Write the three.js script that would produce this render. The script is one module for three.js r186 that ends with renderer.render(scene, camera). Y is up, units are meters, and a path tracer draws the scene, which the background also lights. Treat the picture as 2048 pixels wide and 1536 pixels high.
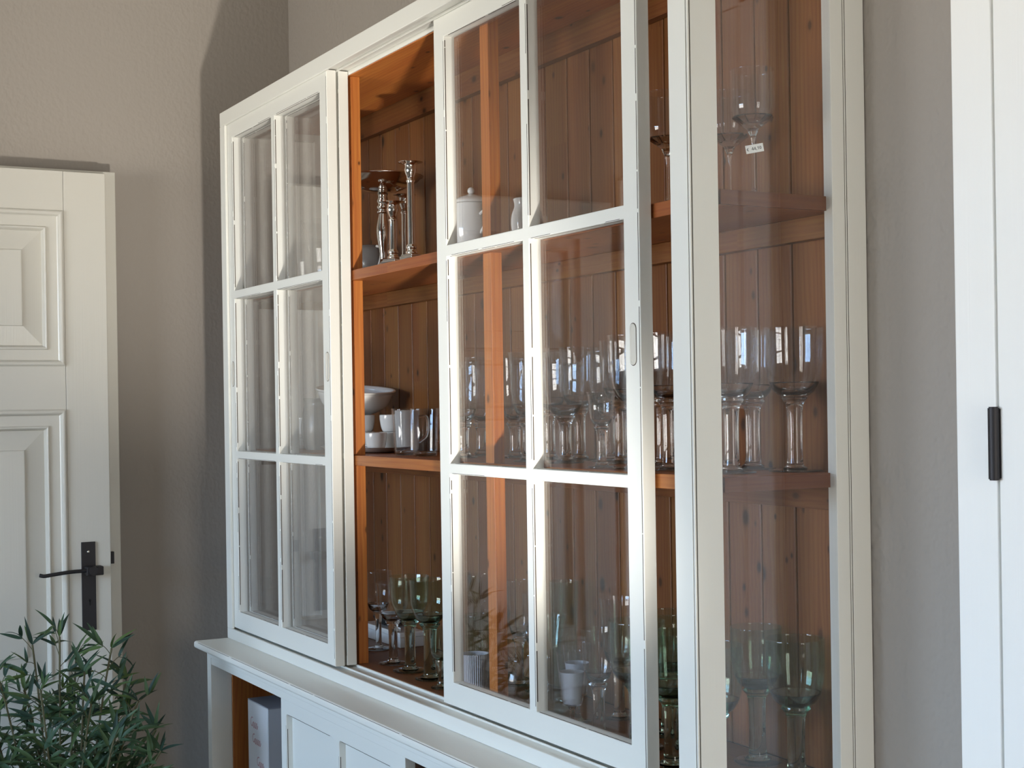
import * as THREE from 'three';
import { RoundedBoxGeometry } from 'three/addons/geometries/RoundedBoxGeometry.js';
import { mergeGeometries } from 'three/addons/utils/BufferGeometryUtils.js';
import { ImprovedNoise } from 'three/addons/math/ImprovedNoise.js';
import { RectAreaLightUniformsLib } from 'three/addons/lights/RectAreaLightUniformsLib.js';

// ------------------------------------------------------------------ camera, sky, light, exposure
const W = 2048, H = 1536;
const scene = new THREE.Scene();
const renderer = new THREE.WebGLRenderer({ antialias: true });
renderer.toneMapping = THREE.LinearToneMapping;
renderer.toneMappingExposure = 1.0;
renderer.shadowMap.enabled = true;
RectAreaLightUniformsLib.init();

const FOCAL = 2969.88, PY = 807.45, YAW = 1.06783, PITCH = -0.00046, ROLL = -0.01548;
const camera = new THREE.PerspectiveCamera(2 * Math.atan(H / 2 / FOCAL) * 180 / Math.PI, W / H, 0.05, 60);
camera.position.set(3.46236, 1.44318, 1.11439);
{
  const f = new THREE.Vector3(-Math.sin(YAW) * Math.cos(PITCH), Math.sin(PITCH), -Math.cos(YAW) * Math.cos(PITCH));
  const r = new THREE.Vector3().crossVectors(f, new THREE.Vector3(0, 1, 0)).normalize(), u = new THREE.Vector3().crossVectors(r, f);
  const c = Math.cos(ROLL), s = Math.sin(ROLL);
  const r2 = r.clone().multiplyScalar(c).addScaledVector(u, s), u2 = u.clone().multiplyScalar(c).addScaledVector(r, -s);
  camera.setRotationFromMatrix(new THREE.Matrix4().makeBasis(r2, u2, f.clone().negate()));
}
camera.setViewOffset(W, H, 0, H / 2 - PY, W, H);

scene.background = new THREE.Color(0.75, 0.86, 1.0).multiplyScalar(0.7);

// daylight at the two windows of the wall behind the camera, and fill light at a window added in the right wall
function lightPanel(color, intensity, w, h, pos, target) {
  const l = new THREE.RectAreaLight(new THREE.Color(...color), intensity, w, h);
  l.position.set(...pos); l.lookAt(...target); scene.add(l);
  return l;
}
// added light panels outside the windows behind the camera, standing in for sunlit garden up to the horizon, which reaches the upper half of the room, and blue sky above it, which reaches the lower half
lightPanel([1.0, 0.965, 0.90], 21.5, 9, 3.6, [2.6, 0.1, 9.0], [2.6, 0.1, 0]);
lightPanel([0.46, 0.69, 1.0], 31, 9, 3.6, [2.6, 3.7, 9.0], [2.6, 3.7, 0]);
lightPanel([1.0, 0.94, 0.84], 11, 0.7, 1.7, [4.82, 1.45, 0.3], [0, 1.45, 0.3]);
// bodiless spot lamp standing in for the sun glinting upwards off an unseen polished surface low in front of the cabinet
const glint = new THREE.SpotLight(new THREE.Color(1.0, 0.95, 0.87), 13, 0, 20 * Math.PI / 180, 0.75, 2);
glint.position.set(2.5, 0.82, 0.40); glint.target.position.set(0.0, 2.16, -0.12);
glint.shadow.radius = 2; glint.castShadow = true;
scene.add(glint, glint.target);

// ------------------------------------------------------------------ helpers
let seed = 20240;
const rnd = () => { seed = (seed + 0x6d2b79f5) | 0; let t = Math.imul(seed ^ (seed >>> 15), 1 | seed); t = (t + Math.imul(t ^ (t >>> 7), 61 | t)) ^ t; return ((t ^ (t >>> 14)) >>> 0) / 4294967296; };
const rr = (a, b) => a + (b - a) * rnd();
const noise = new ImprovedNoise();
const fbm = (x, y, z, n = 4) => { let s = 0, a = 1, t = 0; for (let i = 0; i < n; i++) { s += a * noise.noise(x, y, z + i * 7.3); t += a; a *= 0.5; x *= 2; y *= 2; } return s / t; };
const names = {};
function numbered(n) { const k = (names[n] = (names[n] ?? -1) + 1); return k ? `${n}_${String(k).padStart(3, '0')}` : n; }
const srgb = (r, g, b) => new THREE.Color().setRGB(r / 255, g / 255, b / 255, THREE.SRGBColorSpace);

// uv in metres by the face direction; grain runs along v, which follows the given axis
function uvm(g, grain = 'y', ou = 0, ov = 0) {
  const p = g.attributes.position, n = g.attributes.normal, uv = new Float32Array(p.count * 2), A = ['x', 'y', 'z'], gi = A.indexOf(grain);
  for (let i = 0; i < p.count; i++) {
    const P = [p.getX(i), p.getY(i), p.getZ(i)], N = [Math.abs(n.getX(i)), Math.abs(n.getY(i)), Math.abs(n.getZ(i))];
    let d = N.indexOf(Math.max(...N));
    let rest = [0, 1, 2].filter((k) => k !== d), v, u;
    if (rest.includes(gi)) { v = gi; u = rest.find((k) => k !== gi); } else { v = rest[0]; u = rest[1]; }
    uv[2 * i] = P[u] + ou; uv[2 * i + 1] = P[v] + ov;
  }
  g.setAttribute('uv', new THREE.BufferAttribute(uv, 2));
  return g;
}
function box(x0, x1, y0, y1, z0, z1, r = 0.0012, grain = 'y', ou = 0, ov = 0, seg = 2) {
  const w = x1 - x0, h = y1 - y0, d = z1 - z0;
  r = Math.min(r, w * 0.45, h * 0.45, d * 0.45);
  const g = r > 0 ? new RoundedBoxGeometry(w, h, d, seg, r) : new THREE.BoxGeometry(w, h, d);
  const q = g.index ? g.toNonIndexed() : g;
  q.translate((x0 + x1) / 2, (y0 + y1) / 2, (z0 + z1) / 2);
  return uvm(q, grain, ou, ov);
}
const plain = (g) => { const q = g.index ? g.toNonIndexed() : g; for (const k of Object.keys(q.attributes)) if (!['position', 'normal', 'uv'].includes(k)) q.deleteAttribute(k); return q; };
const merge = (list) => mergeGeometries(list.map(plain), false);
function mesh(name, geo, m, parent) {
  const o = new THREE.Mesh(Array.isArray(geo) ? merge(geo) : geo, m);
  o.name = parent ? name : numbered(name); o.castShadow = o.receiveShadow = true;
  (parent || scene).add(o);
  return o;
}
function thing(name, label, category, pos = [0, 0, 0], group, turn = 0) {
  const o = new THREE.Group(); o.name = numbered(name); o.position.set(...pos); o.rotation.y = turn; scene.add(o);
  o.userData = { label, category }; if (group) o.userData.group = group;
  return o;
}
function struct(name, geo, m, label) { const o = mesh(name, geo, m); o.userData.kind = 'structure'; if (label) o.userData.label = label; return o; }
function lathe(pts, seg = 40, smooth = true) {
  let p = pts.map(([r, y]) => new THREE.Vector2(Math.max(r, 0), y));
  return new THREE.LatheGeometry(p, seg);
}
function spline(pts, n) { const c = new THREE.SplineCurve(pts.map(([a, b]) => new THREE.Vector2(a, b))); return c.getPoints(n).map((v) => [v.x, v.y]); }
function tube(pts, r, seg = 24, rad = 10) { return new THREE.TubeGeometry(new THREE.CatmullRomCurve3(pts.map((p) => new THREE.Vector3(...p))), seg, r, rad, false); }

// ------------------------------------------------------------------ textures
function dataTex(w, h, fn, color = true) {
  const d = new Uint8Array(w * h * 4);
  for (let y = 0; y < h; y++) for (let x = 0; x < w; x++) {
    const c = fn(x / w, y / h, x, y), i = (y * w + x) * 4;
    d[i] = c[0]; d[i + 1] = c[1] ?? c[0]; d[i + 2] = c[2] ?? c[0]; d[i + 3] = 255;
  }
  const t = new THREE.DataTexture(d, w, h); t.magFilter = THREE.LinearFilter; t.minFilter = THREE.LinearMipmapLinearFilter; t.generateMipmaps = true;
  t.wrapS = t.wrapT = THREE.RepeatWrapping; if (color) t.colorSpace = THREE.SRGBColorSpace; t.needsUpdate = true;
  return t;
}
// knotty pine: 0.48 m across, 1.28 m along; the grain bends round the knots
function pineTex(w, h) {
  const knots = [];
  for (let i = 0; i < 60; i++) knots.push([rnd() * 0.48, rnd() * 1.28, rr(0.0016, 0.0042) * (rnd() < 0.2 ? 1.6 : 1), rr(0.5, 1)]);
  return dataTex(w, h, (u, v) => {
    const X = u * 0.48, Y = v * 1.28;
    const per = (a, b) => { const k = u; return a * (1 - k) + b * k; };
    let bend = 0, dark = 0;
    for (const [kx, ky, kr, ks] of knots) {
      let dx = X - kx, dy = (Y - ky) * 0.62;
      dx -= Math.round(dx / 0.48) * 0.48; if (Math.abs(Y - ky) > 0.64) dy = (Math.abs(Y - ky) - 1.28) * 0.62;
      const d2 = (dx * dx + dy * dy) / (kr * kr);
      if (d2 > 60) continue;
      bend += kr * 1.4 * Math.sign(dx) * Math.exp(-d2 / 9) * ks;
      dark = Math.max(dark, ks * (d2 < 1 ? 1 - 0.25 * Math.sqrt(d2) : Math.exp(-(Math.sqrt(d2) - 1) * 2.4) * 0.6));
    }
    const xx = X - bend;
    const warp = per(fbm(xx * 9, Y * 1.6, 3.1), fbm((xx - 0.48) * 9, Y * 1.6, 3.1)) * 0.03;
    const rings = 0.5 + 0.5 * Math.sin((xx + warp) * 2 * Math.PI * 104.17);
    const fine = per(fbm(xx * 420, Y * 7, 9.7, 2), fbm((xx - 0.48) * 420, Y * 7, 9.7, 2));
    const broad = per(fbm(xx * 14, Y * 1.2, 5.5), fbm((xx - 0.48) * 14, Y * 1.2, 5.5));
    let t = 0.95 - 0.05 * Math.pow(rings, 2) + 0.11 * fine + 0.18 * broad;
    t = Math.max(0.5, Math.min(1.12, t));
    const k = Math.min(1, dark);
    return [160 * t * (1 - k) + 52 * k, 113 * t * t * (1 - k) + 32 * k, 66 * t * t * (1 - k) + 20 * k].map((c) => Math.max(0, Math.min(255, c)));
  });
}
const pineMap = pineTex(512, 1024);
pineMap.repeat.set(1 / 0.48, 1 / 1.28);
const plasterBump = dataTex(512, 512, (u, v) => {
  const s = (x, y) => 0.3 * fbm(x * 14, y * 14, 1.3, 3) + 0.7 * fbm(x * 40, y * 30, 8.8, 2);
  const a = s(u, v) * (1 - u) + s(u - 1, v) * u, b = s(u, v - 1) * (1 - u) + s(u - 1, v - 1) * u;
  return [128 + 120 * (a * (1 - v) + b * v)];
}, false);
plasterBump.repeat.set(1 / 0.42, 1 / 0.42);
const brushBump = dataTex(256, 512, (u, v) => {
  const s = (x) => fbm(x * 60, v * 2, 4.2, 3);
  return [128 + 110 * (s(u) * (1 - u) + s(u - 1) * u)];
}, false);
brushBump.repeat.set(1 / 0.16, 1 / 0.9);
const floorMap = dataTex(256, 512, (u, v) => {
  const s = (x) => fbm(x * 22, v * 2, 6.2, 4);
  const t = 1 + 0.22 * (s(u) * (1 - u) + s(u - 1) * u);
  return [158 * t, 152 * t, 146 * t].map((c) => Math.min(255, c));
});
floorMap.repeat.set(1 / 0.6, 1 / 1.8);

// ------------------------------------------------------------------ materials
const std = (o) => new THREE.MeshStandardMaterial(o), phy = (o) => new THREE.MeshPhysicalMaterial(o);
const M = {};
M.wall = std({ color: srgb(160, 152, 143), roughness: 0.9, bumpMap: plasterBump, bumpScale: 0.0026 });
M.wallBack = std({ color: srgb(160, 152, 143), roughness: 0.9, bumpMap: plasterBump, bumpScale: 0.007 });
M.ceiling = std({ color: srgb(225, 222, 214), roughness: 0.95 });
M.floor = std({ map: floorMap, roughness: 0.35 });
M.paint = phy({ color: srgb(226, 225, 217), roughness: 0.42, specularIntensity: 0.8, bumpMap: brushBump, bumpScale: 0.00012 });
M.doorPaint = phy({ color: srgb(206, 202, 191), roughness: 0.32, bumpMap: brushBump, bumpScale: 0.0002 });
M.trim = phy({ color: srgb(250, 249, 244), roughness: 0.45, bumpMap: brushBump, bumpScale: 0.0004 });
M.worn = std({ color: srgb(58, 44, 34), roughness: 0.85 });
M.pine = [[0.62, 0.58, 0.51], [0.56, 0.50, 0.43], [0.68, 0.63, 0.56], [0.58, 0.53, 0.47]].map((c) => phy({ map: pineMap, color: new THREE.Color(...c), roughness: 0.42, specularIntensity: 0.7 }));  // dark tints of the pine, with the interior shade put into the colour
M.pineLit = phy({ map: pineMap, color: new THREE.Color(1.48, 1.13, 0.70), roughness: 0.42 });  // brightened copy of the same pine, light put into the colour
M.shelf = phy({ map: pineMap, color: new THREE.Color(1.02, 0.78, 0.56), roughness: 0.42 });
M.shadedEndGrain = std({ map: pineMap, color: new THREE.Color(0.42, 0.30, 0.24), roughness: 0.7 });  // end grain, darkened further by shade put into its colour
M.pane = phy({ color: 0xffffff, roughness: 0.0, transmission: 1, thickness: 0, ior: 1.5 });
M.bowlClear = phy({ color: srgb(250, 251, 252), roughness: 0.0, transmission: 1, thickness: 0, ior: 1.36 });
M.bowlGreen = phy({ color: srgb(242, 248, 245), roughness: 0.0, transmission: 1, thickness: 0, ior: 1.36 });
M.solidClear = phy({ color: 0xffffff, roughness: 0.0, transmission: 1, thickness: 0.02, ior: 1.5, attenuationColor: new THREE.Color(0.86, 0.9, 0.92), attenuationDistance: 0.06 });
M.solidGreen = phy({ color: 0xffffff, roughness: 0.0, transmission: 1, thickness: 0.02, ior: 1.5, attenuationColor: new THREE.Color(0.42, 0.66, 0.57), attenuationDistance: 0.05 });
M.silver = std({ color: new THREE.Color(0.86, 0.82, 0.77), metalness: 1, roughness: 0.1 });
M.chinaHalfShade = phy({ color: srgb(186, 184, 188), roughness: 0.25 });  // white china with dim cabinet shade put into the colour
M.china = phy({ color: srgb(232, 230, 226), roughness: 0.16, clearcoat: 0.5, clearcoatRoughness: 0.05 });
M.chinaShade = phy({ color: srgb(124, 120, 116), roughness: 0.25 });  // white china greyed: the shade it stands in is in the colour
M.iron = std({ color: srgb(46, 44, 46), roughness: 0.5, metalness: 0.5 });
M.screw = std({ color: srgb(230, 225, 215), metalness: 1, roughness: 0.25 });
M.black = std({ color: srgb(14, 13, 13), roughness: 0.8 });

// ------------------------------------------------------------------ the room
const RX0 = -0.3155, RX1 = 4.6, RZ0 = -0.2965, RZ1 = 3.3, RY = 2.75;
{
  // back wall with the doorway on the right
  const d0 = 2.158, d1 = 3.02, dh = 2.04;
  struct('wall_back', [box(RX0 - 0.2, d0, -0.1, RY + 0.1, RZ0 - 0.2, RZ0, 0), box(d0, d1, dh, RY + 0.1, RZ0 - 0.2, RZ0, 0), box(d1, RX1 + 0.2, -0.1, RY + 0.1, RZ0 - 0.2, RZ0, 0)], M.wallBack);
  // left wall with the doorway whose leaf stands open
  const a0 = 1.25, a1 = 2.11;
  struct('wall_left', [box(RX0 - 0.2, RX0, -0.1, RY + 0.1, RZ0, a0, 0), box(RX0 - 0.2, RX0, dh, RY + 0.1, a0, a1, 0), box(RX0 - 0.2, RX0, -0.1, RY + 0.1, a1, RZ1, 0)], M.wall);
  // front wall with two windows
  const wy0 = 1.0, wy1 = 2.1, ws = [[0.45, 2.05], [3.2, 3.7]];
  const fz0 = RZ1, fz1 = RZ1 + 0.25;
  struct('wall_front', [box(RX0 - 0.2, ws[0][0], -0.1, RY + 0.1, fz0, fz1, 0), box(ws[0][1], ws[1][0], -0.1, RY + 0.1, fz0, fz1, 0), box(ws[1][1], RX1 + 0.2, -0.1, RY + 0.1, fz0, fz1, 0),
    ...ws.flatMap(([a, b]) => [box(a, b, -0.1, wy0, fz0, fz1, 0), box(a, b, wy1, RY + 0.1, fz0, fz1, 0)])], M.wall);
  // right wall with a window added for fill light
  const g0 = -0.08, g1 = 0.68, gy0 = 0.6;
  struct('wall_right', [box(RX1, RX1 + 0.25, -0.1, RY + 0.1, RZ0, g0, 0), box(RX1, RX1 + 0.25, -0.1, gy0, g0, g1, 0), box(RX1, RX1 + 0.25, wy1, RY + 0.1, g0, g1, 0), box(RX1, RX1 + 0.25, -0.1, RY + 0.1, g1, RZ1, 0)], M.wall);
  struct('ceiling', box(RX0 - 0.2, RX1 + 0.25, RY, RY + 0.1, RZ0 - 0.2, RZ1 + 0.25, 0), M.ceiling);
  const fl = struct('floor', box(RX0 - 2.2, RX1 + 0.25, -0.12, -0.012, RZ0 - 0.2, RZ1 + 0.25, 0), M.floor);
  // floor boards
  const boards = [];
  for (let k = 0, z = RZ0; z < RZ1 - 0.01; k++, z += 0.15) boards.push(box(RX0, RX1, -0.012, 0, z + 0.001, Math.min(z + 0.149, RZ1), 0.001, 'x', k * 0.13, k * 0.4));
  mesh('floor_board', boards, M.floor, fl).userData.kind = 'stuff';
  // the hall beyond the left doorway
  struct('wall_hall', [box(RX0 - 2.2, RX0 - 2.0, -0.1, 2.8, -0.2, 3.2, 0), box(RX0 - 2.0, RX0 - 0.2, -0.1, 2.8, -0.2, 0, 0), box(RX0 - 2.0, RX0 - 0.2, -0.1, 2.8, 3.0, 3.2, 0), box(RX0 - 2.2, RX0 - 0.2, 2.75, 2.85, -0.2, 3.2, 0)], M.ceiling);
  // windows: frame, glazing bars, panes
  ws.forEach(([a, b], i) => {
    const n = `window_${i + 1}`, z = RZ1 + 0.12;
    const fr = struct(n, [box(a, a + 0.06, wy0, wy1, z - 0.04, z + 0.03), box(b - 0.06, b, wy0, wy1, z - 0.04, z + 0.03), box(a, b, wy0, wy0 + 0.06, z - 0.04, z + 0.03), box(a, b, wy1 - 0.06, wy1, z - 0.04, z + 0.03)], M.trim);
    mesh('mullion', box((a + b) / 2 - 0.03, (a + b) / 2 + 0.03, wy0, wy1, z - 0.04, z + 0.03), M.trim, fr);
    for (const y of [wy0 + 0.37, wy0 + 0.73]) mesh('glazing_bar', box(a, b, y - 0.014, y + 0.014, z - 0.02, z + 0.02), M.trim, fr);
    for (const [p, q] of [[a + 0.06, (a + b) / 2 - 0.05], [(a + b) / 2 + 0.05, b - 0.06]]) mesh('pane', box(p, q, wy0 + 0.06, wy1 - 0.06, z - 0.002, z + 0.002, 0), M.pane, fr);
    mesh('sill', box(a - 0.05, b + 0.05, wy0 - 0.03, wy0, RZ1 - 0.12, RZ1 + 0.08, 0.004), M.trim, fr);
  });
  const x = RX1 + 0.12;
  const gd = struct('window_3', [box(x - 0.03, x + 0.03, gy0, wy1, g0, g0 + 0.06), box(x - 0.03, x + 0.03, gy0, wy1, g1 - 0.06, g1), box(x - 0.03, x + 0.03, wy1 - 0.06, wy1, g0, g1), box(x - 0.03, x + 0.03, gy0, gy0 + 0.06, g0, g1)], M.trim);
  mesh('pane', box(x - 0.002, x + 0.002, gy0 + 0.06, wy1 - 0.06, g0 + 0.06, g1 - 0.06, 0), M.pane, gd);
  mesh('mullion', box(x - 0.03, x + 0.03, gy0, wy1, (g0 + g1) / 2 - 0.04, (g0 + g1) / 2 + 0.04), M.trim, gd);

  // casing and closed door at the right, in the back wall
  const c = struct('trim_1', [box(2.0935, d0 + 0.002, 0, dh + 0.063, RZ0, RZ0 + 0.02, 0.0025), box(d1 - 0.002, d1 + 0.063, 0, dh + 0.063, RZ0, RZ0 + 0.02, 0.0025), box(2.0935, d1 + 0.063, dh, dh + 0.063, RZ0, RZ0 + 0.02, 0.0025),
    box(d0, d0 + 0.012, 0, dh, RZ0 - 0.2, RZ0 + 0.012, 0.001), box(d1 - 0.012, d1, 0, dh, RZ0 - 0.2, RZ0 + 0.012, 0.001)], M.trim, 'white grained door casing at the right edge of the picture');
  const leaf = struct('door_2', [box(d0 + 0.0055, d1 - 0.006, 0.008, dh - 0.002, RZ0 - 0.02, RZ0 + 0.021, 0.0025)], M.trim, 'closed white door beside the casing at the far right');
  for (const y of [0.25, 1.3415, 1.75]) {
    const hg = [new THREE.CylinderGeometry(0.0068, 0.0068, 0.0865, 20).translate(2.1610, y + 0.0433, RZ0 + 0.0265)];
    for (const e of [-0.0005, 0.087]) hg.push(new THREE.CylinderGeometry(0.0055, 0.0055, 0.002, 16).translate(2.1610, y + e, RZ0 + 0.0265));
    hg.push(box(2.1545, 2.1675, y + 0.001, y + 0.0855, RZ0 + 0.0195, RZ0 + 0.0225, 0));
    if (y !== 1.75) mesh('hinge', hg, M.iron, leaf).userData.label = 'black barrel hinge';
  }
  // casing of the left doorway
  struct('trim_2', [box(RX0, RX0 + 0.018, 0, dh + 0.07, a1, a1 + 0.08, 0.003), box(RX0, RX0 + 0.018, 0, dh + 0.07, a0 - 0.01, a0 + 0.03, 0.003), box(RX0, RX0 + 0.018, dh, dh + 0.08, a0, a1 + 0.08, 0.003),
    box(RX0 - 0.2, RX0, 0, dh, a0, a0 + 0.02, 0.001), box(RX0 - 0.2, RX0, 0, dh, a1 - 0.02, a1, 0.001)], M.trim);
  // skirting boards
  struct('baseboard_back', [box(RX0 + 0.016, 2.0935, 0, 0.09, RZ0, RZ0 + 0.004, 0.001)], M.trim);
  struct('baseboard_left', [box(RX0, RX0 + 0.016, 0, 0.09, RZ0, a0 - 0.01, 0.003)], M.trim);
}

// concentric mitred rectangles: the profile of a raised panel, as [inset, height] pairs, in the (s, y) plane with height along n
function panelRings(s0, s1, y0, y1, prof) {
  const pos = [], nor = [], uv = [];
  const ring = ([i, h]) => [[s0 + i, y0 + i, h], [s1 - i, y0 + i, h], [s1 - i, y1 - i, h], [s0 + i, y1 - i, h]];
  const quad = (a, b, c, d) => {
    const A = new THREE.Vector3(...a), n = new THREE.Vector3(...b).sub(A).cross(new THREE.Vector3(...d).sub(A));
    if (n.lengthSq() < 1e-16) n.copy(new THREE.Vector3(...c).sub(A).cross(new THREE.Vector3(...d).sub(A)));
    n.normalize();
    for (const p of [a, b, c, a, c, d]) { pos.push(...p); nor.push(n.x, n.y, n.z); uv.push(p[0], p[1]); }
  };
  for (let k = 0; k + 1 < prof.length; k++) { const A = ring(prof[k]), B = ring(prof[k + 1]); for (let j = 0; j < 4; j++) quad(A[j], A[(j + 1) % 4], B[(j + 1) % 4], B[j]); }
  const L = ring(prof[prof.length - 1]); quad(...L);
  const g = new THREE.BufferGeometry();
  g.setAttribute('position', new THREE.Float32BufferAttribute(pos, 3)); g.setAttribute('normal', new THREE.Float32BufferAttribute(nor, 3)); g.setAttribute('uv', new THREE.Float32BufferAttribute(uv, 2));
  return g;
}
// half-round bead profile between insets a and b, of the given height over h0
const bead = (a, b, h0, h, n = 7) => Array.from({ length: n + 1 }, (_, k) => { const t = Math.PI * k / n; return [a + (b - a) * (1 - Math.cos(t)) / 2, h0 + h * Math.sin(t)]; });

// ------------------------------------------------------------------ the open door leaf at the left
{
  const d = new THREE.Group(); d.name = 'door_1'; d.userData = { kind: 'structure', label: 'white panelled door leaf standing open against the left wall, with black lever handle' };
  d.position.set(-0.215, 0, 0); d.rotation.y = Math.PI / 2; scene.add(d);          // local x = -world z, local z = +world x
  const S0 = -1.150, S1 = -0.2235, p0 = -1.050, p1 = -0.3255, top = 2.0225, m = M.doorPaint;
  mesh('stile', box(p1 + 0.0006, S1, 0.01, top, -0.026, 0, 0.0015), m, d);
  mesh('stile', box(S0, p0 - 0.0006, 0.01, top, -0.026, 0, 0.0015), m, d);
  const P = [[0.22, 0.631], [0.752, 1.4455], [1.549, 1.927]];
  const rails = [[0.01, P[0][0]], [P[0][1], P[1][0]], [P[1][1], P[2][0]], [P[2][1], top]];
  for (const [a, b] of rails) mesh('rail', box(p0, p1, a, b, -0.026, 0, 0.0006, 'x'), m, d);
  const prof = [[0, -0.004], [0, 0.001], ...bead(0.001, 0.013, 0.001, 0.006), [0.0135, -0.002], [0.016, -0.004], [0.0395, -0.004], ...bead(0.040, 0.0475, -0.004, 0.005), [0.049, -0.009], [0.051, -0.014], [0.097, -0.007], [0.0985, -0.0035], [0.1005, -0.003]];
  for (const [a, b] of P) mesh('panel', panelRings(p0, p1, a, b, prof), m, d);
  // rebate lip behind, wider and taller than the front slab
  mesh('rebate', [box(S0 - 0.02, S1 + 0.0315, 0.02, top + 0.0090, -0.041, -0.026, 0.0022)], m, d);
  mesh('latch', box(S1 - 0.01, S1 + 0.0115, 1.0620, 1.0915, -0.0235, -0.0125, 0.001), M.iron, d);
  const plate = mesh('handle_plate', box(-0.2955, -0.2615, 0.905, 1.1205, 0, 0.0045, 0.001), M.iron, d);
  mesh('screw', new THREE.SphereGeometry(0.0034, 14, 8).scale(1, 1, 0.45).translate(-0.2788, 1.0965, 0.0048), M.screw, plate);
  mesh('keyhole', [new THREE.CylinderGeometry(0.0034, 0.0034, 0.001, 14).rotateX(Math.PI / 2).translate(-0.277, 0.978, 0.0047), box(-0.2788, -0.2752, 0.966, 0.977, 0.0042, 0.0052, 0)], M.black, plate);
  // lever: square boss, neck, slightly drooping blade with a curled tip
  const lv = [box(-0.2905, -0.2495, 1.0410, 1.0625, 0.006, 0.036, 0.0025), new THREE.CylinderGeometry(0.0105, 0.012, 0.008, 20).rotateX(Math.PI / 2).translate(-0.276, 1.0525, 0.0385)];
  lv.push(tube([[-0.288, 1.0535, 0.03], [-0.33, 1.053, 0.034], [-0.37, 1.0495, 0.035], [-0.392, 1.0475, 0.034], [-0.400, 1.0495, 0.030]], 0.0046, 24, 8));
  mesh('handle', lv, M.iron, d).userData.label = 'black forged lever handle';
}

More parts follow.
